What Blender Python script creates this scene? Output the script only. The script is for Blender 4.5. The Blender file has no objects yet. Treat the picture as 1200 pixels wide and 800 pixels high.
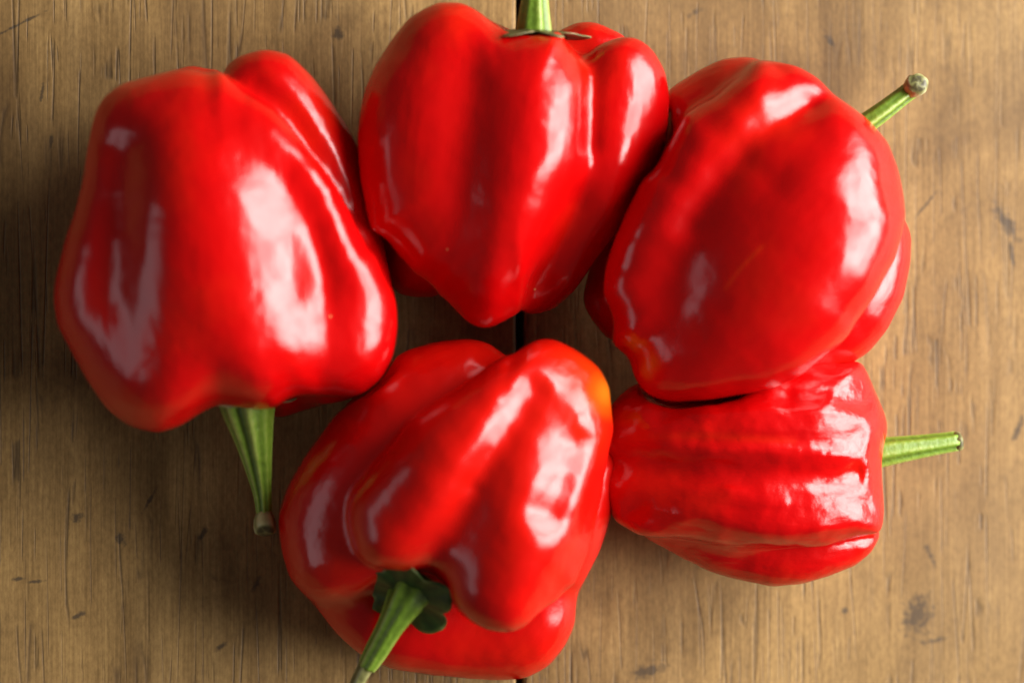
import bpy, bmesh, math, random
import numpy as np
from mathutils import Vector, Matrix

# ---------------------------------------------------------------- camera
S = 0.00015                      # metres per layout unit (1 unit = 1 photo pixel on the table top)
DIST = 2500.0                    # camera distance from the table centre, layout units
TILT = math.radians(8.0)         # the camera leans a little to the left of the vertical
sc = bpy.context.scene
CAM = np.array([-DIST * math.sin(TILT), 0.0, DIST * math.cos(TILT)])
cdat = bpy.data.cameras.new('camera')
cam = bpy.data.objects.new('camera', cdat)
sc.collection.objects.link(cam)
cam.location = Vector(CAM * S)
cam.rotation_euler = (0.0, -TILT, 0.0)
cdat.sensor_width = 36.0
cdat.lens = 36.0 * DIST / 1200.0
cdat.clip_start = 0.01
cdat.clip_end = 20.0
cdat.dof.use_dof = True
cdat.dof.focus_distance = (DIST - 85.0) * S
cdat.dof.aperture_fstop = 7.0
sc.camera = cam
CX = np.array([math.cos(TILT), 0.0, math.sin(TILT)])     # camera right
CY = np.array([0.0, 1.0, 0.0])                           # camera up
CF = np.array([math.sin(TILT), 0.0, -math.cos(TILT)])    # viewing direction

# ---------------------------------------------------------------- world and light
world = bpy.data.worlds.new('World'); sc.world = world
world.use_nodes = True
wb = world.node_tree.nodes['Background']
wb.inputs['Color'].default_value = (1.0, 0.93, 0.86, 1)
wb.inputs['Strength'].default_value = 0.05

def area(name, loc, target, sx, sy, power, color, spread=180):
    d = bpy.data.lights.new(name, 'AREA'); d.shape = 'RECTANGLE'
    d.size, d.size_y, d.energy, d.color = sx, sy, power, color
    d.spread = math.radians(spread)
    o = bpy.data.objects.new(name, d); sc.collection.objects.link(o)
    o.location = loc
    o.rotation_euler = (Vector(target) - Vector(loc)).to_track_quat('-Z', 'Y').to_euler()
    return o
win = area('window_light', (0.64, 0.13, 0.345), (0, 0.02, 0.03), 1.00, 0.62, 29.0, (1.0, 0.95, 0.91))
area('dim_window_light', (-0.92, -0.20, 0.32), (-0.04, 0, 0.02), 0.85, 0.30, 0.85, (0.95, 0.95, 1.0))
# the view through the window is uneven: bright sky and leaves
win.data.use_nodes = True
_nt = win.data.node_tree
_em = _nt.nodes['Emission']
_ge = _nt.nodes.new('ShaderNodeNewGeometry')
_no = _nt.nodes.new('ShaderNodeTexNoise'); _no.inputs['Scale'].default_value = 5.0; _no.inputs['Detail'].default_value = 4
_mr = _nt.nodes.new('ShaderNodeMapRange')
_mr.inputs['From Min'].default_value = 0.35; _mr.inputs['From Max'].default_value = 0.62
_mr.inputs['To Min'].default_value = 0.45; _mr.inputs['To Max'].default_value = 1.3
_nt.links.new(_ge.outputs['Parametric'], _no.inputs['Vector'])
_nt.links.new(_no.outputs['Fac'], _mr.inputs['Value'])
_sx = _nt.nodes.new('ShaderNodeSeparateXYZ'); _nt.links.new(_ge.outputs['Parametric'], _sx.inputs[0])
_out = _mr.outputs['Result']
for _k in (0, 1):                                   # added fade towards the lamp's borders, for softer highlights
    for _a, _b in ((0.0, 0.2), (1.0, 0.8)):
        _m = _nt.nodes.new('ShaderNodeMapRange'); _m.interpolation_type = 'SMOOTHSTEP'
        _m.inputs['From Min'].default_value = _a; _m.inputs['From Max'].default_value = _b
        _m.inputs['To Min'].default_value = 0.12
        _nt.links.new(_sx.outputs[_k], _m.inputs['Value'])
        _p = _nt.nodes.new('ShaderNodeMath'); _p.operation = 'MULTIPLY'
        _nt.links.new(_out, _p.inputs[0]); _nt.links.new(_m.outputs['Result'], _p.inputs[1])
        _out = _p.outputs[0]
_nt.links.new(_out, _em.inputs['Strength'])

sc.view_settings.view_transform = 'Standard'
sc.view_settings.look = 'None'
sc.view_settings.exposure = 0.18
sc.view_settings.gamma = 1.0
sc.render.engine = 'CYCLES'
sc.cycles.use_denoising = True
sc.cycles.max_bounces = 8

# ---------------------------------------------------------------- layout helpers
def unproject(u, v, z):
    """photo pixel + height above the table -> place (layout units) and local scale"""
    u = np.asarray(u, float); v = np.asarray(v, float); z = np.asarray(z, float)
    d = (CF[None] * DIST + (u.reshape(-1, 1) - 600) * CX[None] + (400 - v.reshape(-1, 1)) * CY[None])
    t = (z.reshape(-1) - CAM[2]) / d[:, 2]
    return CAM[None] + d * t[:, None], t

def project(P):
    q = P - CAM[None]
    w = q @ CF
    return 600 + DIST * (q @ CX) / w, 400 - DIST * (q @ CY) / w

def pt(u, v, z):
    p, t = unproject([u], [v], [z])
    return p[0], t[0]

# ---------------------------------------------------------------- materials
def nodes_of(m):
    m.use_nodes = True
    nt = m.node_tree
    return nt, nt.nodes['Principled BSDF']

def add(nt, kind, **kw):
    n = nt.nodes.new(kind)
    for k, v in kw.items():
        setattr(n, k, v)
    return n

def ramp(nt, stops, interp='LINEAR'):
    n = nt.nodes.new('ShaderNodeValToRGB')
    n.color_ramp.interpolation = interp
    e = n.color_ramp.elements
    while len(e) < len(stops):
        e.new(0.5)
    for el, (p, c) in zip(e, stops):
        el.position = p
        el.color = c if len(c) == 4 else (*c, 1)
    return n

def mixc(nt, fac, a, b, blend='MIX'):
    n = nt.nodes.new('ShaderNodeMix'); n.data_type = 'RGBA'; n.blend_type = blend
    for sock, val in ((n.inputs[0], fac), (n.inputs[6], a), (n.inputs[7], b)):
        if hasattr(val, 'is_output'):
            nt.links.new(val, sock)
        elif isinstance(val, (int, float)):
            sock.default_value = val
        else:
            sock.default_value = (*val, 1)
    return n.outputs[2]

def math_n(nt, op, a, b=None, clamp=False):
    n = nt.nodes.new('ShaderNodeMath'); n.operation = op; n.use_clamp = clamp
    for i, val in enumerate((a, b)):
        if val is None: continue
        if hasattr(val, 'is_output'): nt.links.new(val, n.inputs[i])
        else: n.inputs[i].default_value = val
    return n.outputs[0]

def noise(nt, vec, scale, detail=3, rough=0.5, dist=0.0):
    n = nt.nodes.new('ShaderNodeTexNoise')
    n.inputs['Scale'].default_value = scale
    n.inputs['Detail'].default_value = detail
    n.inputs['Roughness'].default_value = rough
    n.inputs['Distortion'].default_value = dist
    nt.links.new(vec, n.inputs['Vector'])
    return n.outputs['Fac']

def mapping(nt, vec, scale=(1, 1, 1), rot=(0, 0, 0), loc=(0, 0, 0)):
    n = nt.nodes.new('ShaderNodeMapping')
    n.inputs['Scale'].default_value = scale
    n.inputs['Rotation'].default_value = rot
    n.inputs['Location'].default_value = loc
    nt.links.new(vec, n.inputs['Vector'])
    return n.outputs['Vector']

def pepper_material():
    m = bpy.data.materials.new('pepper_skin')
    nt, b = nodes_of(m)
    tc = add(nt, 'ShaderNodeTexCoord').outputs['Object']
    sk = add(nt, 'ShaderNodeAttribute', attribute_name='skin').outputs['Vector']     # stretched along the pepper
    n1 = noise(nt, tc, 48, 4, 0.55)
    red = ramp(nt, [(0.28, (0.54, 0.0010, 0.0022)), (0.5, (0.59, 0.002, 0.002)), (0.75, (0.65, 0.010, 0.002))])
    nt.links.new(n1, red.inputs[0])
    at = add(nt, 'ShaderNodeAttribute', attribute_name='ripeness')
    orange = ramp(nt, [(0.0, (0.68, 0.004, 0.0018)), (0.5, (0.70, 0.07, 0.003)), (1.0, (0.62, 0.22, 0.010))])
    nt.links.new(at.outputs['Fac'], orange.inputs[0])
    fac = math_n(nt, 'MULTIPLY', at.outputs['Fac'], 3.0, True)
    col = mixc(nt, fac, red.outputs[0], orange.outputs[0])
    # sparse pale flecks in the skin
    vo = add(nt, 'ShaderNodeTexVoronoi'); vo.inputs['Scale'].default_value = 190
    nt.links.new(tc, vo.inputs['Vector'])
    sep = add(nt, 'ShaderNodeSeparateColor'); nt.links.new(vo.outputs['Color'], sep.inputs[0])
    dot = math_n(nt, 'MULTIPLY', math_n(nt, 'LESS_THAN', vo.outputs['Distance'], 0.04), math_n(nt, 'GREATER_THAN', sep.outputs[0], 0.84))
    col = mixc(nt, math_n(nt, 'MULTIPLY', dot, 0.6), col, (0.75, 0.42, 0.16))
    nt.links.new(col, b.inputs['Base Color'])
    rn = noise(nt, sk, 160, 3)
    rr = ramp(nt, [(0.3, (0.14, 0.14, 0.14)), (0.75, (0.25, 0.25, 0.25))]); nt.links.new(rn, rr.inputs[0])
    nt.links.new(rr.outputs[0], b.inputs['Roughness'])
    b.inputs['IOR'].default_value = 1.5
    # skin relief: faint waviness, lengthwise streaks
    h1 = noise(nt, tc, 130, 2)
    h2 = noise(nt, sk, 420, 3)
    h3 = noise(nt, tc, 1500, 2)
    hh = math_n(nt, 'ADD', h1, math_n(nt, 'ADD', math_n(nt, 'MULTIPLY', h2, 0.22), math_n(nt, 'MULTIPLY', h3, 0.045)))
    bp = add(nt, 'ShaderNodeBump')
    wr = add(nt, 'ShaderNodeAttribute', attribute_name='wrinkle').outputs['Fac']
    nt.links.new(math_n(nt, 'ADD', 0.17, math_n(nt, 'MULTIPLY', wr, 0.26)), bp.inputs['Strength'])
    bp.inputs['Distance'].default_value = 0.002
    nt.links.new(hh, bp.inputs['Height'])
    nt.links.new(bp.outputs[0], b.inputs['Normal'])
    return m
M_PEPPER = pepper_material()

def stem_material(name, c0, c1, c2):
    m = bpy.data.materials.new(name)
    nt, b = nodes_of(m)
    at = add(nt, 'ShaderNodeAttribute', attribute_name='tone')      # ribs, cut ends
    tc = add(nt, 'ShaderNodeTexCoord').outputs['Object']
    r = ramp(nt, [(0.0, c0), (0.5, c1), (1.0, c2)])
    n = noise(nt, tc, 900, 3)
    f = math_n(nt, 'ADD', at.outputs['Fac'], math_n(nt, 'MULTIPLY', math_n(nt, 'SUBTRACT', n, 0.5), 0.5), True)
    nt.links.new(f, r.inputs[0])
    nt.links.new(r.outputs[0], b.inputs['Base Color'])
    b.inputs['Roughness'].default_value = 0.42
    bp = add(nt, 'ShaderNodeBump'); bp.inputs['Strength'].default_value = 0.25; bp.inputs['Distance'].default_value = 0.0006
    nt.links.new(n, bp.inputs['Height']); nt.links.new(bp.outputs[0], b.inputs['Normal'])
    return m
M_STEM = stem_material('green_stalk', (0.06, 0.115, 0.008), (0.19, 0.33, 0.028), (0.47, 0.55, 0.13))
M_CALYX = stem_material('dark_calyx', (0.012, 0.03, 0.006), (0.03, 0.075, 0.012), (0.16, 0.20, 0.06))
M_RIM = stem_material('brown_green_rim', (0.05, 0.05, 0.015), (0.13, 0.12, 0.04), (0.30, 0.24, 0.11))
M_CUT = stem_material('dry_stalk_end', (0.08, 0.07, 0.025), (0.27, 0.27, 0.09), (0.55, 0.54, 0.27))

MARKS = [(90, 607, 9, 6, 20), (142, 631, 7, 9, 0), (238, 624, 12, 4, 65), (176, 585, 20, 2.5, 60), (22, 678, 10, 3, 5), (42, 681, 12, 2.5, 5),
         (92, 721, 9, 4, 25), (259, 757, 10, 4, 40), (300, 684, 12, 4, 60), (1180, 262, 30, 10, -55), (1186, 300, 20, 4, -80), (1075, 720, 30, 22, 70), (1090, 650, 18, 4, -65),
         (760, 785, 26, 10, 15), (1192, 505, 22, 5, 70), (972, 48, 14, 5, -60), (815, 15, 12, 4, 20), (396, 40, 8, 9, 0),
         (49, 110, 18, 2.5, 80), (60, 165, 12, 2.5, 80), (1095, 750, 22, 4, 8), (990, 715, 6, 5, 0), (1085, 240, 30, 2, 50), (20, 30, 40, 2, 28)]
def wood_material():
    m = bpy.data.materials.new('worn_wood')
    nt, b = nodes_of(m)
    geo = add(nt, 'ShaderNodeNewGeometry').outputs['Position']
    oi = add(nt, 'ShaderNodeObjectInfo')
    off = add(nt, 'ShaderNodeVectorMath', operation='ADD')
    sh = add(nt, 'ShaderNodeCombineXYZ')
    nt.links.new(math_n(nt, 'MULTIPLY', oi.outputs['Random'], 3.0), sh.inputs[1])
    nt.links.new(geo, off.inputs[0]); nt.links.new(sh.outputs[0], off.inputs[1])
    P = off.outputs[0]
    wob = noise(nt, mapping(nt, P, (30, 12, 1)), 1.0, 2)
    # broad tone, stretched along the grain
    t1 = noise(nt, mapping(nt, P, (45, 7, 1)), 1.0, 4, 0.55, 0.4)
    t2 = noise(nt, mapping(nt, P, (260, 9, 1)), 1.0, 4, 0.6, 0.2)
    base = ramp(nt, [(0.25, (0.215, 0.124, 0.042)), (0.5, (0.382, 0.240, 0.088)), (0.75, (0.54, 0.360, 0.148))])
    tt = math_n(nt, 'ADD', math_n(nt, 'MULTIPLY', t1, 0.6), math_n(nt, 'MULTIPLY', t2, 0.4))
    nt.links.new(tt, base.inputs[0])
    col = base.outputs[0]
    # fine fibre
    fib = noise(nt, mapping(nt, P, (2200, 60, 1)), 1.0, 2)
    fr = ramp(nt, [(0.3, (0.72, 0.69, 0.66)), (0.7, (1.12, 1.12, 1.12))]); nt.links.new(fib, fr.inputs[0])
    col = mixc(nt, 0.8, col, fr.outputs[0], 'MULTIPLY')
    spk = noise(nt, mapping(nt, P, (1500, 700, 1)), 1.0, 4, 0.65)
    sp = ramp(nt, [(0.3, (0.62, 0.59, 0.56)), (0.7, (1.22, 1.22, 1.20))]); nt.links.new(spk, sp.inputs[0])
    col = mixc(nt, 0.7, col, sp.outputs[0], 'MULTIPLY')
    mot = noise(nt, mapping(nt, P, (95, 50, 1), loc=(4, 4, 0)), 1.0, 5, 0.6, 0.5)
    mo = ramp(nt, [(0.3, (0.74, 0.72, 0.70)), (0.7, (1.14, 1.14, 1.12))]); nt.links.new(mot, mo.inputs[0])
    col = mixc(nt, 0.95, col, mo.outputs[0], 'MULTIPLY')
    # dark hair cracks along the grain: thin contour lines of a stretched noise, broken up
    def hairlines(sx, sy, width, loc, rot=0.0, dist=0.0):
        q = noise(nt, mapping(nt, P, (sx, sy, 1), (0, 0, rot), loc), 1.0, 1.5, 0.5, dist)
        q = math_n(nt, 'ABSOLUTE', math_n(nt, 'SUBTRACT', q, 0.5))
        r = ramp(nt, [(0.0, (1, 1, 1)), (width, (0, 0, 0))]); nt.links.new(q, r.inputs[0])
        return r.outputs[0]
    def patches(sx, sy, lo, hi, loc):
        q = noise(nt, mapping(nt, P, (sx, sy, 1), (0, 0, 0), loc), 1.0, 2)
        r = ramp(nt, [(lo, (0, 0, 0)), (hi, (1, 1, 1))]); nt.links.new(q, r.inputs[0])
        return r.outputs[0]
    l1 = math_n(nt, 'MULTIPLY', hairlines(190, 5, 0.012, (0.3, 0.7, 0), 0.02), patches(90, 75, 0.46, 0.52, (4, 1, 0)))
    l2 = math_n(nt, 'MULTIPLY', hairlines(330, 9, 0.018, (5.3, 2.7, 0), -0.03), patches(160, 95, 0.52, 0.58, (1, 8, 0)))
    p1 = noise(nt, mapping(nt, P, (620, 40, 1)), 1.0, 2, 0.5, 0.15)
    pr = ramp(nt, [(0.66, (0, 0, 0)), (0.76, (1, 1, 1))]); nt.links.new(p1, pr.inputs[0])
    pore = math_n(nt, 'MAXIMUM', math_n(nt, 'MAXIMUM', l1, l2), math_n(nt, 'MULTIPLY', pr.outputs[0], 0.8))
    dens = patches(18, 11, 0.33, 0.6, (5, 2, 0))
    pore = math_n(nt, 'MULTIPLY', pore, math_n(nt, 'ADD', math_n(nt, 'MULTIPLY', dens, 0.9), 0.1))
    col = mixc(nt, math_n(nt, 'MULTIPLY', pore, 0.7), col, (0.05, 0.034, 0.020))
    # slanting knife scratches
    s1 = math_n(nt, 'MULTIPLY', hairlines(170, 9, 0.013, (1, 4, 0), math.radians(52), 0.15), patches(45, 45, 0.52, 0.58, (9, 3, 0)))
    s2 = math_n(nt, 'MULTIPLY', hairlines(150, 9, 0.013, (8, 1, 0), math.radians(-35), 0.2), patches(45, 45, 0.56, 0.62, (2, 6, 0)))
    scr = math_n(nt, 'MAXIMUM', s1, s2)
    col = mixc(nt, math_n(nt, 'MULTIPLY', scr, 0.55), col, (0.07, 0.045, 0.028))
    # ink-dark stains and dents
    st = noise(nt, mapping(nt, P, (120, 70, 1), loc=(2, 9, 0)), 1.0, 3, 0.6, 0.6)
    sr = ramp(nt, [(0.70, (0, 0, 0)), (0.77, (1, 1, 1))]); nt.links.new(st, sr.inputs[0])
    col = mixc(nt, math_n(nt, 'MULTIPLY', sr.outputs[0], 0.65), col, (0.05, 0.04, 0.032))
    # single gouges and ink marks: (u, v, half length, half width, angle)
    best = None
    wn = noise(nt, geo, 900, 3, 0.6)
    for (u, v, hl, hw, ang) in MARKS:
        n = nt.nodes.new('ShaderNodeMapping'); n.vector_type = 'TEXTURE'
        c, _ = pt(u, v, 0.0)
        n.inputs['Location'].default_value = (c[0] * S, c[1] * S, 0)
        n.inputs['Rotation'].default_value = (0, 0, math.radians(ang))
        n.inputs['Scale'].default_value = (hl * S, hw * S, 1)
        nt.links.new(geo, n.inputs['Vector'])
        ln = add(nt, 'ShaderNodeVectorMath', operation='LENGTH'); nt.links.new(n.outputs[0], ln.inputs[0])
        best = ln.outputs['Value'] if best is None else math_n(nt, 'MINIMUM', best, ln.outputs['Value'])
    mk = math_n(nt, 'ADD', best, math_n(nt, 'MULTIPLY', math_n(nt, 'SUBTRACT', wn, 0.5), 2.2))
    mkr = ramp(nt, [(0.35, (1, 1, 1)), (1.0, (0, 0, 0))]); nt.links.new(mk, mkr.inputs[0])
    col = mixc(nt, math_n(nt, 'MULTIPLY', mkr.outputs[0], 0.75), col, (0.045, 0.036, 0.028))
    # broad brown soaking and worn pale patches
    bs = noise(nt, mapping(nt, P, (17, 11, 1), loc=(1.4, 6.2, 0)), 1.0, 4, 0.6, 0.8)
    br = ramp(nt, [(0.36, (0.62, 0.58, 0.54)), (0.52, (1, 1, 1)), (0.70, (1.14, 1.13, 1.12))]); nt.links.new(bs, br.inputs[0])
    col = mixc(nt, 1.0, col, br.outputs[0], 'MULTIPLY')
    # greyish weathering
    gw = noise(nt, mapping(nt, P, (26, 18, 1), loc=(6, 3, 0)), 1.0, 3)
    gr = ramp(nt, [(0.5, (0, 0, 0)), (0.75, (1, 1, 1))]); nt.links.new(gw, gr.inputs[0])
    col = mixc(nt, math_n(nt, 'MULTIPLY', gr.outputs[0], 0.35), col, (0.22, 0.135, 0.062))
    nt.links.new(col, b.inputs['Base Color'])
    b.inputs['Roughness'].default_value = 0.55
    b.inputs['Specular IOR Level'].default_value = 0.35
    hgt = math_n(nt, 'ADD', math_n(nt, 'MULTIPLY', fib, 0.25),
                 math_n(nt, 'SUBTRACT', math_n(nt, 'MULTIPLY', t2, 0.3), math_n(nt, 'ADD', pore, math_n(nt, 'MULTIPLY', scr, 0.5))))
    bp = add(nt, 'ShaderNodeBump'); bp.inputs['Strength'].default_value = 0.35; bp.inputs['Distance'].default_value = 0.0003
    nt.links.new(hgt, bp.inputs['Height']); nt.links.new(bp.outputs[0], b.inputs['Normal'])
    return m
M_WOOD = wood_material()

# ---------------------------------------------------------------- table
table = bpy.data.objects.new('wooden_table', None)
sc.collection.objects.link(table)
table['kind'] = 'structure'
table['label'] = 'worn brown wooden table top of broad planks under the peppers'

def plank(x0, x1, dz):
    """a board along Y with rounded arrises; x in layout units"""
    L, T, R = 0.40, 0.028, 0.0007
    x0 *= S; x1 *= S
    prof = []
    for cx, cz, a0 in ((x1 - R, -R, 0), (x0 + R, -R, 90), (x0 + R, -T + R, 180), (x1 - R, -T + R, 270)):
        for k in range(4):
            a = math.radians(a0 + 30 * k)
            prof.append((cx + R * math.cos(a), cz + R * math.sin(a)))
    n = len(prof)
    vs = [(x, y, z + dz) for y in (-L, L) for x, z in prof]
    fs = [(i, i + n, (i + 1) % n + n, (i + 1) % n) for i in range(n)]
    fs += [tuple(range(n)), tuple(range(2 * n - 1, n - 1, -1))]
    me = bpy.data.meshes.new('plank'); me.from_pydata(vs, [], fs)
    me.materials.append(M_WOOD)
    o = bpy.data.objects.new('plank', me); sc.collection.objects.link(o)
    bm = bmesh.new(); bm.from_mesh(me); bmesh.ops.recalc_face_normals(bm, faces=bm.faces); bm.to_mesh(me); bm.free()
    o.parent = table
    return o
SEAM = 10.0
for a, b_ in ((SEAM - 2800, SEAM - 1880), (SEAM - 1872, SEAM - 984), (SEAM - 976, SEAM - 5), (SEAM + 5, SEAM + 960), (SEAM + 968, SEAM + 1900), (SEAM + 1908, SEAM + 2800)):
    plank(a, b_, 0.0)

# ---------------------------------------------------------------- implicit modelling of the peppers
def smin(a, b, k):
    h = np.maximum(k - np.abs(a - b), 0.0) / k
    return np.minimum(a, b) - h * h * h * k / 6.0

def smax(a, b, k):
    return -smin(-a, -b, k)

def round_cone(P, a, b, r1, r2):
    ba = b - a
    l2 = ba @ ba
    rr = r1 - r2
    a2 = l2 - rr * rr
    if a2 <= 1e-6:
        q, r = (a, r1) if r1 > r2 else (b, r2)
        return np.linalg.norm(P - q, axis=1) - r
    il2 = 1.0 / l2
    pa = P - a
    y = pa @ ba
    z = y - l2
    x2 = ((pa * l2 - y[:, None] * ba) ** 2).sum(1)
    y2 = y * y * l2
    z2 = z * z * l2
    k = np.sign(rr) * rr * rr * x2
    d = (np.sqrt(x2 * a2 * il2) + y * rr) * il2 - r1
    m1 = np.sign(z) * a2 * z2 > k
    m2 = np.sign(y) * a2 * y2 < k
    d = np.where(m2, np.sqrt(np.maximum(x2 + y2, 0)) * il2 - r1, d)
    d = np.where(m1, np.sqrt(np.maximum(x2 + z2, 0)) * il2 - r2, d)
    return d

def curve(pts, n):
    """Catmull-Rom resampling of control rows"""
    pts = np.asarray(pts, float)
    if len(pts) < 3: return pts
    ext = np.vstack([2 * pts[0] - pts[1], pts, 2 * pts[-1] - pts[-2]])
    out = []
    for i in range(len(pts) - 1):
        p0, p1, p2, p3 = ext[i:i + 4]
        for k in range(n):
            t = k / n
            out.append(0.5 * (2 * p1 + (p2 - p0) * t + (2 * p0 - 5 * p1 + 4 * p2 - p3) * t * t + (3 * p1 - p0 - 3 * p2 + p3) * t ** 3))
    out.append(pts[-1])
    return np.array(out)

def seg_dist2d(U, V, poly):
    d = np.full(U.shape, 1e9)
    for (ax, ay), (bx, by) in zip(poly[:-1], poly[1:]):
        dx, dy = bx - ax, by - ay
        t = np.clip(((U - ax) * dx + (V - ay) * dy) / (dx * dx + dy * dy + 1e-9), 0, 1)
        d = np.minimum(d, (U - ax - t * dx) ** 2 + (V - ay - t * dy) ** 2)
    return np.sqrt(d)

class Pepper:
    """lobes: list of (k, [(u,v,z,r)...]) chains joined smoothly with blend radius k;
    dents: list of (depth, width, [(u,v)...], z_from) furrows (+) and ridges (-) on the upper skin"""
    def __init__(self, lobes, dents, holes=()):
        if not isinstance(lobes[0][1][0][1], list): lobes = [(1, lobes)]
        self.groups = []
        for K, chains in lobes:
            g = []
            for k, rows in chains:
                rows = curve(rows, 3)
                P, t = unproject(rows[:, 0], rows[:, 1], rows[:, 2])
                g.append((k, P, rows[:, 3] * t))
            self.groups.append((K, g))
        self.holes = [(k, *pt(u, v, z), r) for k, u, v, z, r in holes]
        allc = [c for _, g in self.groups for c in g]
        self.dents = [(dep, w, curve(pl, 5), z0) for dep, w, pl, z0 in dents]
        self.carve = []
        lo = np.min([ (P - R[:, None]).min(0) for _, P, R in allc], axis=0) - 22
        hi = np.max([ (P + R[:, None]).max(0) for _, P, R in allc], axis=0) + 22
        self.lo, self.hi = lo, hi

    def solid(self, P):
        d = None
        for K, chains in self.groups:
            g = None
            for k, C, R in chains:
                c = None
                for i in range(len(C) - 1):
                    e = round_cone(P, C[i], C[i + 1], R[i], R[i + 1])
                    c = e if c is None else smin(c, e, 12)
                g = c if g is None else smin(g, c, k)
            d = g if d is None else smin(d, g, K)
        for k, c, t, r in self.holes:
            d = smax(d, r * t - np.linalg.norm(P - c, axis=1), k)
        if self.dents:
            U, V = project(P)
            for dep, w, pl, z0 in self.dents:
                q = seg_dist2d(U, V, pl)
                wz = 1 / (1 + np.exp(-np.clip((P[:, 2] - z0) / 14, -30, 30)))
                d = d + dep * np.exp(-(q / w) ** 2) * wz
        return d

    def field(self, P):
        d = self.solid(P)
        for other, gap in self.carve:
            inside = np.all((P > other.lo - 10) & (P < other.hi + 10), axis=1)
            if inside.any():
                e = np.full(len(P), 1e3)
                e[inside] = other.field(P[inside])
                d = np.where(inside, smax(d, gap - e, 4), d)
        return smax(d, -P[:, 2] - 0.4, 16)        # rests on the table, slightly pressed flat

def surface_net(f, lo, hi, h):
    n = np.ceil((hi - lo) / h).astype(int) + 1
    ax = [lo[i] + h * np.arange(n[i]) for i in range(3)]
    # coarse pass first; the fine pass only near the skin
    st = 4
    cx = [lo[i] + h * st * (np.arange(-(-n[i] // st)) + 0.5) - h * 0.5 for i in range(3)]
    C = np.stack(np.meshgrid(*cx, indexing='ij'), -1).reshape(-1, 3)
    D = f(C).reshape([len(c) for c in cx])
    G = np.repeat(np.repeat(np.repeat(D, st, 0), st, 1), st, 2)[:n[0], :n[1], :n[2]].copy()
    near = np.argwhere(np.abs(G) < h * st * 2.2)
    for q in np.array_split(near, max(1, len(near) // 200000)):
        G[q[:, 0], q[:, 1], q[:, 2]] = f(lo + h * q)
    ins = G < 0
    c = [slice(None, -1), slice(1, None)]
    cnt = sum(ins[c[i], c[j], c[k]].astype(int) for i in (0, 1) for j in (0, 1) for k in (0, 1))
    act = (cnt > 0) & (cnt < 8)
    idx = np.full(act.shape, -1); idx[act] = np.arange(act.sum())
    I = np.argwhere(act)
    acc = np.zeros((len(I), 3)); num = np.zeros(len(I))
    corners = [(i, j, k) for i in (0, 1) for j in (0, 1) for k in (0, 1)]
    for a in corners:
        for axis in range(3):
            if a[axis]: continue
            b = list(a); b[axis] = 1
            ga = G[I[:, 0] + a[0], I[:, 1] + a[1], I[:, 2] + a[2]]
            gb = G[I[:, 0] + b[0], I[:, 1] + b[1], I[:, 2] + b[2]]
            m = (ga < 0) != (gb < 0)
            t = np.where(m, ga / np.where(m, ga - gb, 1), 0)
            p = np.tile(np.array(a, float), (len(I), 1)); p[:, axis] += t
            acc[m] += p[m]; num[m] += 1
    V = lo + h * (I + acc / num[:, None])
    quads = []
    for axis in range(3):
        o1, o2 = (axis + 1) % 3, (axis + 2) % 3
        s0 = [slice(None)] * 3; s1 = [slice(None)] * 3
        s0[axis] = slice(None, -1); s1[axis] = slice(1, None)
        A, B = ins[tuple(s0)], ins[tuple(s1)]
        for flip, mask in ((False, A & ~B), (True, ~A & B)):
            E = np.argwhere(mask)
            E = E[(E[:, o1] > 0) & (E[:, o2] > 0) & (E[:, o1] < n[o1] - 1) & (E[:, o2] < n[o2] - 1)]
            def cell(d1, d2):
                C = E.copy(); C[:, o1] -= d1; C[:, o2] -= d2
                return idx[C[:, 0], C[:, 1], C[:, 2]]
            q = np.stack([cell(1, 1), cell(0, 1), cell(0, 0), cell(1, 0)], 1)
            quads.append(q[:, ::-1] if flip else q)
    return V, np.vstack(quads)

def newton(f, V, it=3):
    for _ in range(it):
        d = f(V); e = 0.8
        g = np.stack([f(V + np.eye(3)[i] * e) - f(V - np.eye(3)[i] * e) for i in range(3)], 1) / (2 * e)
        g2 = np.maximum((g * g).sum(1), 0.15)
        V = V - np.clip(d / g2, -3, 3)[:, None] * g
    return V

def laplace(V, Q, it, lam=0.5):
    a = np.concatenate([Q[:, i] for i in range(4)]); b = np.concatenate([Q[:, (i + 1) % 4] for i in range(4)])
    A = np.concatenate([a, b]); B = np.concatenate([b, a])
    deg = np.bincount(A, minlength=len(V)).astype(float)
    for _ in range(it):
        acc = np.stack([np.bincount(A, weights=V[B, i], minlength=len(V)) for i in range(3)], 1)
        V = V + lam * (acc / deg[:, None] - V)
    return V

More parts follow.
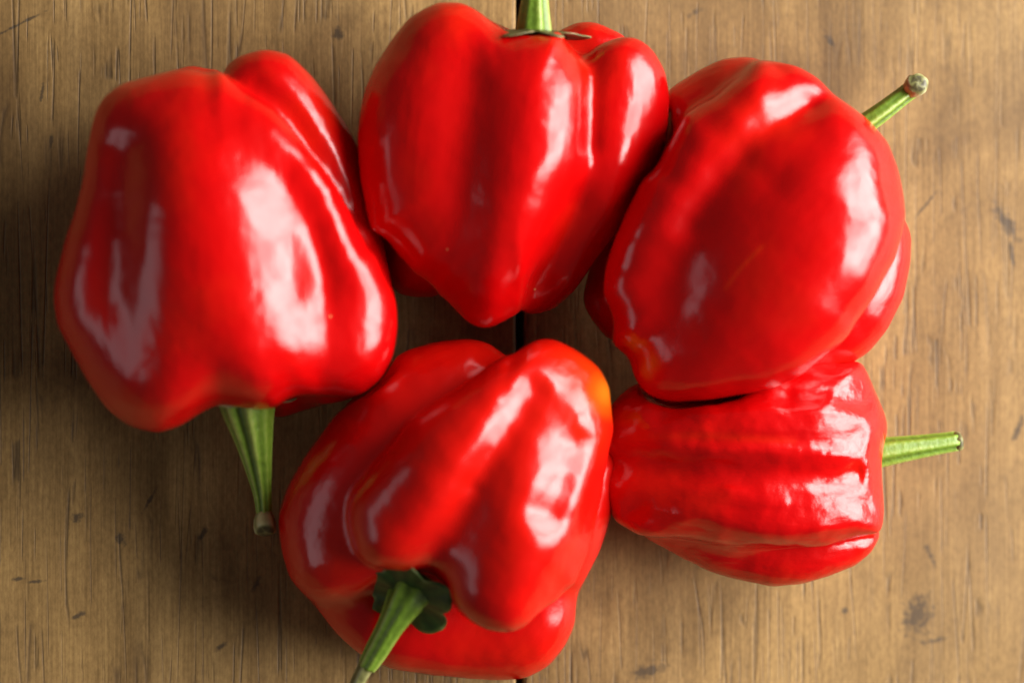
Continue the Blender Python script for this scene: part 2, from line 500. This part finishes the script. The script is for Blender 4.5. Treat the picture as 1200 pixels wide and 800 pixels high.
def fit_outline(V, outline, lock_z=True):
    """nudge the skin sideways so that its contour follows the measured contour"""
    O = np.asarray(outline, float)
    c = O.mean(0)
    U, W = project(V)
    nb = 240
    ang = np.arctan2(W - c[1], U - c[0]); rad = np.hypot(U - c[0], W - c[1])
    bi = np.floor((ang + math.pi) / (2 * math.pi) * nb).astype(int) % nb
    mr = np.zeros(nb); np.maximum.at(mr, bi, rad)
    th = -math.pi + (np.arange(nb) + 0.5) * 2 * math.pi / nb
    tr = np.zeros(nb)
    for i, a in enumerate(th):
        dx, dy = math.cos(a), math.sin(a)
        best = 0
        for p, q in zip(O, np.roll(O, -1, 0)):
            ex, ey = q - p
            den = dx * ey - dy * ex
            if abs(den) < 1e-9: continue
            s = ((p[0] - c[0]) * ey - (p[1] - c[1]) * ex) / den
            t = ((p[0] - c[0]) * dy - (p[1] - c[1]) * dx) / den
            if s > 0 and -1e-6 <= t <= 1 + 1e-6: best = max(best, s)
        tr[i] = best
    ratio = np.clip(tr / np.maximum(mr, 1), 0.75, 1.3)
    ker = np.exp(-(np.arange(-4, 5) / 1.6) ** 2); ker /= ker.sum()
    ratio = np.convolve(np.concatenate([ratio[-4:], ratio, ratio[:4]]), ker, 'valid')
    print('OUTLINE ratio min/max/mean', ratio.min().round(3), ratio.max().round(3), ratio.mean().round(3))
    x = (ang + math.pi) / (2 * math.pi) * nb - 0.5
    i0 = np.floor(x).astype(int); f = x - i0
    k = ratio[i0 % nb] * (1 - f) + ratio[(i0 + 1) % nb] * f
    mm = mr[i0 % nb] * (1 - f) + mr[(i0 + 1) % nb] * f
    w = np.clip((rad / mm - 0.25) / 0.75, 0, 1); w = w * w * (3 - 2 * w)
    s = 1 + (k - 1) * w
    P, _ = unproject(c[0] + (U - c[0]) * s, c[1] + (W - c[1]) * s, V[:, 2])
    return P

def mesh_object(name, V, F, mat, parent, smooth=True):
    me = bpy.data.meshes.new(name)
    me.from_pydata([tuple(v) for v in V], [], [tuple(int(i) for i in f) for f in F])
    me.materials.append(mat)
    if smooth: me.polygons.foreach_set('use_smooth', [True] * len(me.polygons))
    o = bpy.data.objects.new(name, me)
    sc.collection.objects.link(o)
    o.parent = parent
    return o

def set_attr(o, name, vals):
    a = o.data.attributes.new(name, 'FLOAT', 'POINT')
    a.data.foreach_set('value', np.asarray(vals, np.float32))

GRID = 4.0
def build_pepper(pep, outline, label, axis, orange=(), fit=True, streaks=(), wrinkle=0.22):
    V, Q = surface_net(pep.field, pep.lo, pep.hi, GRID)
    V = newton(pep.field, V)
    V = laplace(V, Q, 3)
    if fit: V = fit_outline(V, outline)
    V[:, 2] = np.maximum(V[:, 2], -0.4)
    base = V[V[:, 2] < V[:, 2].min() + 4].mean(0)
    root = bpy.data.objects.new('red_pepper', None)
    sc.collection.objects.link(root)
    root.location = Vector((base[0] * S, base[1] * S, 0))
    root.empty_display_size = 0.01
    root['label'] = label; root['category'] = 'pepper'; root['group'] = 'red peppers on the wooden table'
    o = mesh_object('body', (V - [base[0], base[1], 0]) * S, Q, M_PEPPER, root)
    ax = np.array([math.cos(math.radians(axis)), math.sin(math.radians(axis))])
    al = V[:, :2] @ ax; pe = V[:, :2] @ np.array([-ax[1], ax[0]])
    at = o.data.attributes.new('skin', 'FLOAT_VECTOR', 'POINT')
    at.data.foreach_set('vector', (np.stack([pe, al * 0.16, V[:, 2]], 1) * S).astype(np.float32).ravel())
    U, W = project(V)
    rip = np.zeros(len(V))
    for (u, v, w, amt) in orange:
        rip = np.maximum(rip, amt * np.exp(-((U - u) ** 2 + (W - v) ** 2) / w ** 2) * (V[:, 2] > 60))
    for line, w, amt in streaks:
        rip = np.maximum(rip, amt * np.exp(-(seg_dist2d(U, W, line) / w) ** 2) * (V[:, 2] > 60))
    set_attr(o, 'ripeness', rip)
    set_attr(o, 'wrinkle', np.full(len(V), wrinkle))
    return root, base

def sweep(name, rows, mat, parent, base, ribs=0, rib_amp=0.0, sides=40, steps=8, tone=None, flat=1.0, seed=0):
    """tapered ribbed stalk along (u,v,z,r) rows"""
    rows = curve(rows, steps)
    C, t = unproject(rows[:, 0], rows[:, 1], rows[:, 2]); R = rows[:, 3] * t
    rnd = random.Random(seed)
    ph = rnd.uniform(0, 6)
    T = np.gradient(C, axis=0); T /= np.linalg.norm(T, axis=1)[:, None]
    up = np.array([0, 0, 1.0])
    V, tn, F = [], [], []
    n = len(C)
    for i in range(n):
        x = np.cross(T[i], up); x /= np.linalg.norm(x); y = np.cross(x, T[i])
        for j in range(sides):
            a = 2 * math.pi * j / sides
            rib = math.cos(ribs * a + ph) * 0.6 + math.cos((ribs - 2) * a + 1.3 * ph) * 0.4 if ribs else 0
            r = R[i] * (1 + rib_amp * rib)
            V.append(C[i] + x * r * math.cos(a) + y * r * math.sin(a) * flat)
            s = i / (n - 1)
            tn.append(0.45 + 0.35 * rib + (0 if tone is None else tone(s)))
    for i in range(n - 1):
        for j in range(sides):
            k = (j + 1) % sides
            F.append((i * sides + j, i * sides + k, (i + 1) * sides + k, (i + 1) * sides + j))
    V.append(C[0]); tn.append(.5); V.append(C[-1]); tn.append(.5)
    for j in range(sides):
        k = (j + 1) % sides
        F.append((n * sides, k, j)); F.append((n * sides + 1, (n - 1) * sides + j, (n - 1) * sides + k))
    V = np.array(V) - [base[0], base[1], 0]
    o = mesh_object(name, V * S, F, mat, parent)
    set_attr(o, 'tone', np.clip(tn, 0, 1))
    return o

# ---- shapes, measured on the photograph (u, v, height, radius)
P1 = Pepper([
    (1, [
        (1, [(225, 405, 145, 110), (240, 300, 155, 125), (230, 200, 145, 98), (215, 150, 140, 62)]),          # core
        (60, [(188, 425, 130, 76), (145, 350, 150, 82), (135, 260, 160, 66), (150, 170, 158, 52)]),            # left lobe
        (60, [(272, 388, 182, 86), (252, 310, 190, 90), (228, 220, 190, 78), (195, 160, 172, 56)]),            # front lobe
        (60, [(330, 392, 170, 66), (318, 310, 176, 62), (286, 225, 178, 58)]),
        (45, [(404, 398, 160, 64), (406, 318, 180, 46), (368, 235, 202, 42), (308, 172, 200, 44), (240, 145, 182, 46), (155, 145, 155, 46)]),   # ridge
    ]),
    (6, [(1, [(380, 390, 115, 80), (388, 280, 112, 72), (360, 165, 122, 62), (312, 112, 132, 54)])]),         # right rear lobe
    (18, [(1, [(325, 420, 80, 70), (260, 300, 80, 80), (225, 130, 85, 52)])]),                                  # underside
], [
    (8, 38, [(142, 180), (132, 250), (128, 340)], 120),
    (4, 24, [(340, 200), (370, 265), (378, 340)], 140),
    (3, 28, [(222, 500), (232, 450), (228, 390)], 90),
    (5, 12, [(300, 100), (352, 140), (402, 210), (436, 290)], 100),
], holes=[(22, 293, 512, 125, 42)])
O1 = [(310,57),(280,64),(262,77),(246,82),(227,76),(197,83),(164,92),(141,98),(122,113),(111,130),(102,171),(96,216),(87,250),(76,280),(64,332),(62,350),(67,381),(83,412),(103,448),(125,480),(152,500),(184,508),(211,500),(238,482),(256,474),(300,480),(328,491),(355,481),(391,473),(422,464),(445,446),(461,417),(467,385),(465,350),(460,336),(452,295),(441,242),(430,197),(415,160),(389,119),(366,89),(340,64)]

P2 = Pepper([
    (1, [
        (1, [(600, 140, 138, 112), (592, 220, 142, 106), (568, 285, 130, 66)]),
        (50, [(513, 85, 142, 72), (500, 150, 150, 80), (508, 225, 148, 76), (538, 282, 140, 48)]),   # left lobe
        (36, [(622, 90, 192, 40), (618, 160, 208, 46), (604, 235, 200, 50), (580, 302, 168, 48), (569, 338, 138, 46)]),  # middle lobe to tip
        (30, [(654, 92, 182, 30), (654, 150, 192, 32), (634, 220, 184, 38)]),
        (26, [(712, 98, 158, 46), (708, 165, 160, 54), (694, 222, 150, 54)]),  # right lobe
        (45, [(743, 105, 150, 42), (747, 158, 145, 41), (733, 208, 132, 43)]),
        (34, [(690, 240, 140, 56), (664, 295, 125, 50), (638, 328, 115, 40)]),
    ]),
    (14, [(1, [(690, 60, 90, 36), (640, 150, 80, 80)])]),
    (5, [(1, [(560, 250, 70, 80), (500, 288, 58, 58)])]),
], [
    (15, 42, [(672, 245), (654, 288), (642, 325)], 100),
    (4, 26, [(574, 40), (558, 95), (546, 165), (543, 230)], 120),
    (7, 14, [(683, 55), (690, 110), (692, 170)], 140),
], holes=[(14, 625, 20, 165, 34)])
O2 = [(515,2),(500,8),(480,20),(460,45),(440,75),(427,105),(420,140),(419,165),(422,210),(432,260),(446,315),(465,345),(490,349),(520,349),(532,362),(550,380),(570,386),(590,377),(602,370),(625,369),(650,362),(670,345),(695,310),(725,270),(750,235),(770,205),(782,160),(785,115),(780,85),(767,60),(750,45),(725,39),(715,34),(700,27),(685,25),(665,29),(650,36),(625,40),(600,36),(575,24),(555,8),(540,2)]

P3 = Pepper([
    (1, [
        (1, [(925, 240, 170, 118), (870, 300, 165, 112), (830, 360, 150, 84)]),
        (50, [(985, 212, 190, 78), (940, 300, 205, 96), (862, 378, 192, 82), (792, 418, 168, 54)]),     # front lobe
        (36, [(965, 182, 204, 54), (1012, 212, 174, 46)]),                                                # shoulder
        (55, [(925, 112, 184, 44), (860, 165, 203, 50), (795, 243, 200, 48), (744, 325, 186, 38)]),     # ridge
        (50, [(775, 375, 178, 46), (765, 350, 180, 42)]),
        (30, [(785, 400, 120, 46), (850, 402, 115, 46), (950, 378, 115, 48)]),
    ]),
    (36, [(1, [(858, 130, 130, 58), (800, 200, 115, 60)])]),
    (9, [(1, [(790, 240, 85, 60), (735, 340, 66, 54)])]),
    (10, [(1, [(1012, 285, 118, 56), (988, 350, 118, 62), (900, 390, 110, 60)])]),
], [
    (8, 22, [(945, 120), (895, 152), (845, 205), (810, 260)], 150),
    (3, 34, [(860, 200), (815, 270), (775, 345)], 150),
    (4, 24, [(955, 160), (905, 205)], 150),
])
O3 = [(784,103),(814,84),(847,69),(874,66),(902,70),(935,78),(960,92),(979,111),(1017,139),(1040,166),(1053,199),(1060,232),(1062,260),(1068,276),(1067,309),(1059,348),(1040,386),(1018,414),(990,430),(946,447),(880,461),(825,470),(787,472),(759,463),(743,444),(737,420),(715,403),(693,375),(682,353),(690,310),(710,265),(735,210),(760,150)]

P4 = Pepper([
    (1, [
        (1, [(450, 610, 100, 95), (540, 560, 110, 120), (600, 500, 110, 86)]),
        (40, [(405, 610, 100, 78), (445, 525, 115, 82), (510, 450, 118, 56), (550, 425, 110, 36)]),   # left lobe
        (40, [(455, 700, 72, 68), (550, 728, 62, 62), (620, 715, 72, 62)]),                              # bottom lobe
        (40, [(640, 640, 95, 64), (674, 565, 100, 58), (690, 535, 100, 42)]),                           # right rear
    ]),
    (7, [
        (1, [(470, 602, 195, 62), (530, 535, 216, 64), (600, 470, 212, 52), (642, 434, 190, 38)]),     # upper left fold
        (36, [(584, 676, 196, 60), (612, 605, 208, 66), (652, 520, 208, 54), (670, 455, 186, 44)]),    # upper right fold
        (46, [(636, 664, 172, 46), (664, 592, 170, 42), (682, 512, 170, 34), (680, 470, 170, 34)]),    # right rim
        (50, [(530, 610, 175, 72), (596, 548, 192, 68)]),
    ]),
], [
    (15, 27, [(672, 522), (658, 562), (644, 598)], 140),
    (9, 24, [(505, 680), (515, 640), (540, 600)], 120),
    (11, 20, [(555, 565), (590, 510), (622, 458)], 140),
], holes=[(18, 462, 722, 175, 44)])
O4 = [(586,411),(573,401),(547,396),(510,400),(473,411),(431,447),(389,490),(358,532),(334,574),(325,606),(329,642),(339,679),(358,700),(373,716),(394,742),(421,766),(457,784),(505,791),(552,795),(583,797),(615,795),(641,782),(662,758),(674,732),(677,700),(686,679),(702,648),(715,611),(728,574),(731,543),(728,527),(720,506),(717,485),(715,453),(702,430),(678,411),(652,398),(631,395),(615,404),(599,417)]

_r = random.Random(11)
P5 = Pepper([
    (1, [
        (1, [(980, 530, 108, 88), (880, 545, 110, 100), (790, 530, 103, 74)]),
        (30, [(988, 492, 140, 50), (930, 502, 164, 52), (830, 508, 162, 50), (755, 510, 130, 40)]),
        (26, [(988, 592, 136, 42), (940, 600, 160, 42), (850, 590, 160, 42), (770, 566, 122, 44)]),
        (30, [(938, 478, 108, 44), (880, 466, 130, 48), (780, 486, 122, 44)]),
    ]),
    (24, [(1, [(985, 630, 85, 38), (910, 644, 86, 42), (820, 617, 82, 40)])]),
], [
    (8, 15, [(1022, 552), (960, 558), (880, 553), (800, 548), (730, 540)], 100),
    (4, 10, [(1010, 628), (960, 634), (905, 640), (840, 622), (760, 592)], 60),
    (5, 12, [(1018, 466), (940, 470), (850, 474), (780, 490)], 110),
    (3, 8, [(1020, 505), (980, 512), (900, 514), (820, 516)], 110),
    (3, 8, [(1020, 590), (985, 586), (930, 588)], 100),
] + [(_r.choice((-1, 1)) * _r.uniform(1.0, 2.0), _r.uniform(5, 8),
      [(1022, y), (965, y + _r.uniform(-5, 5)), (900, 545 + (y - 545) * 1.02 + _r.uniform(-5, 5)), (_r.uniform(800, 860), 540 + (y - 545) * 0.9)], 90)
     for y in (472, 484, 498, 518, 532, 570, 582, 604, 614)])
O5 = [(1010,422),(1018,440),(1030,468),(1038,488),(1040,504),(1035,524),(1033,548),(1035,572),(1037,600),(1032,628),(1020,648),(1000,664),(968,676),(940,684),(904,687),(880,682),(856,677),(828,668),(800,654),(768,636),(740,624),(720,612),(705,580),(700,540),(706,490),(720,468),(740,450),(800,440),(900,430),(970,424)]

# what lies on top presses into nothing: the lower one gives way
P3.carve = [(P2, 1.0)]
P5.carve = [(P3, 7.0), (P4, -0.5)]
P4.carve = [(P1, 1.0), (P2, 1.0)]
P2.carve = [(P1, 1.0)]

r1, b1 = build_pepper(P1, O1, 'large smooth red pepper with a green funnel-shaped stalk beside dark shadowed wood', 95)
r2, b2 = build_pepper(P2, O2, 'red pepper lying on its side, upright stalk, pointed tip over the gap between planks', 85)
r3, b3 = build_pepper(P3, O3, 'broad red pepper leaning on the wrinkled one, short stalk with round knob', 45, wrinkle=0.0, streaks=[([(893, 289), (870, 312), (850, 338)], 3, 0.22)])
r4, b4 = build_pepper(P4, O4, 'red pepper with an orange blush and dark green star-shaped calyx', 55, orange=[(716, 458, 30, 0.8), (700, 440, 55, 0.28), (690, 500, 60, 0.16), (600, 540, 230, 0.09), (360, 660, 60, 0.12)])
r5, b5 = build_pepper(P5, O5, 'wrinkled red pepper partly under another one, straight blunt pale stalk', 0, wrinkle=1.0, streaks=[([(740, 512), (830, 510), (930, 517)], 6, 0.12)])

# ---- stalks and calyces
def calyx(parent, base, u, v, z, axis, R, lobes, cup, seed, mat=None, depth=0.5, thick=2.0):
    """lobed leafy collar round the foot of a stalk; axis is the stalk direction"""
    c, t = pt(u, v, z); R = R * t
    ax = np.array(axis, float); ax /= np.linalg.norm(ax)
    x = np.cross(ax, [0, 0, 1.0]); x /= np.linalg.norm(x); y = np.cross(x, ax)
    rnd = random.Random(seed)
    ph = rnd.uniform(0, 6); amp = [rnd.uniform(-.12, .12) for _ in range(lobes)]
    nr, na = 10, 72
    top, bot, tn = [], [], []
    for i in range(nr + 1):
        q = i / nr
        for j in range(na):
            a = 2 * math.pi * j / na
            w = 0.5 + 0.5 * math.cos(lobes * a + ph)
            rim = 1 - depth + depth * w ** 0.6 + amp[int((lobes * a + ph) / (2 * math.pi)) % lobes] * w
            r = R * q * rim
            hgt = cup * R * q * q + 0.05 * R * math.sin(5 * a + ph) * q * q
            p = c + (x * math.cos(a) + y * math.sin(a)) * r + ax * hgt
            top.append(p + ax * thick * (1 - 0.7 * q)); bot.append(p - ax * thick * (1 - 0.7 * q))
            tn.append(0.35 + 0.25 * math.cos(lobes * 3 * a) * q + (0.4 if q > 0.93 else 0))
    n = len(top); V = np.array(top + bot) - [base[0], base[1], 0]
    F = []
    for i in range(nr):
        for j in range(na):
            k = (j + 1) % na
            A, B, C_, D = i * na + j, i * na + k, (i + 1) * na + k, (i + 1) * na + j
            F.append((A, B, C_, D)); F.append((n + D, n + C_, n + B, n + A))
    for j in range(na):
        k = (j + 1) % na
        F.append((nr * na + j, nr * na + k, n + nr * na + k, n + nr * na + j))
    o = mesh_object('calyx', V * S, F, mat or M_CALYX, parent)
    set_attr(o, 'tone', np.clip(tn + tn, 0, 1))
    return o

calyx(r1, b1, 292, 474, 120, (0.05, -1, -0.1), 60, 6, -0.10, 1, M_RIM)
calyx(r2, b2, 625, 36, 163, (0, 1, 0.1), 62, 6, -0.10, 2, M_RIM)
calyx(r4, b4, 478, 698, 168, (-0.42, -0.62, 0.62), 66, 5, 0.04, 4, depth=0.32)
sweep('stem', [(290, 455, 120, 36), (292, 478, 118, 30), (299, 520, 112, 20), (307, 572, 104, 11), (310, 602, 98, 8.5)], M_STEM, r1, b1, 9, 0.15, tone=lambda s: 0.1 - 0.1 * s, seed=2)
sweep('cut_end', [(310, 600, 98, 9), (310, 608, 100, 12), (310.5, 616, 104, 13), (311, 621, 108, 12), (311, 623, 109.5, 9), (311, 623.5, 110, 4)], M_CUT, r1, b1, 5, 0.08, steps=1, tone=lambda s: 0.35 if s < 0.75 else -0.5, seed=3)
sweep('stem', [(625, 60, 165, 24), (625, 38, 165, 20), (626, 10, 165, 16), (627, -20, 165, 13), (630, -60, 160, 12)], M_STEM, r2, b2, 7, 0.12, seed=5)
sweep('stem', [(1000, 155, 175, 12), (1030, 134, 175, 11), (1055, 115, 172, 10), (1068, 105, 170, 10)], M_STEM, r3, b3, 6, 0.10, seed=6)
sweep('cut_end', [(1064, 108, 172, 9), (1069, 104, 176, 12), (1074, 100, 182, 13.5), (1076, 98.5, 187, 12.5), (1076.5, 98, 189, 9), (1076.7, 97.8, 189.5, 4)], M_CUT, r3, b3, 5, 0.06, steps=1, tone=lambda s: 0.25 if s < 0.75 else -0.4, seed=7)
sweep('stem', [(487, 686, 158, 36), (479, 698, 165, 25), (471, 711, 166, 20), (457, 735, 160, 15), (441, 763, 146, 13), (431, 780, 138, 11)], M_STEM, r4, b4, 7, 0.12, tone=lambda s: -0.45 * (1 - s) ** 1.5 + 0.08, seed=8)
sweep('dry_stalk', [(432, 776, 139, 10), (424, 790, 135, 9), (412, 815, 125, 8), (400, 840, 112, 8)], M_CUT, r4, b4, 5, 0.08, seed=18)
sweep('stem', [(1015, 533, 95, 18), (1040, 529, 95, 16), (1080, 523, 92, 13), (1120, 517, 88, 11)], M_STEM, r5, b5, 7, 0.10, seed=9)
sweep('cut_end', [(1117, 517.6, 88.4, 10.6), (1122, 516.9, 88, 11.6), (1125, 516.4, 87.8, 10), (1126, 516.2, 87.7, 5)], M_CUT, r5, b5, 5, 0.06, steps=1, tone=lambda s: -0.25, seed=10)
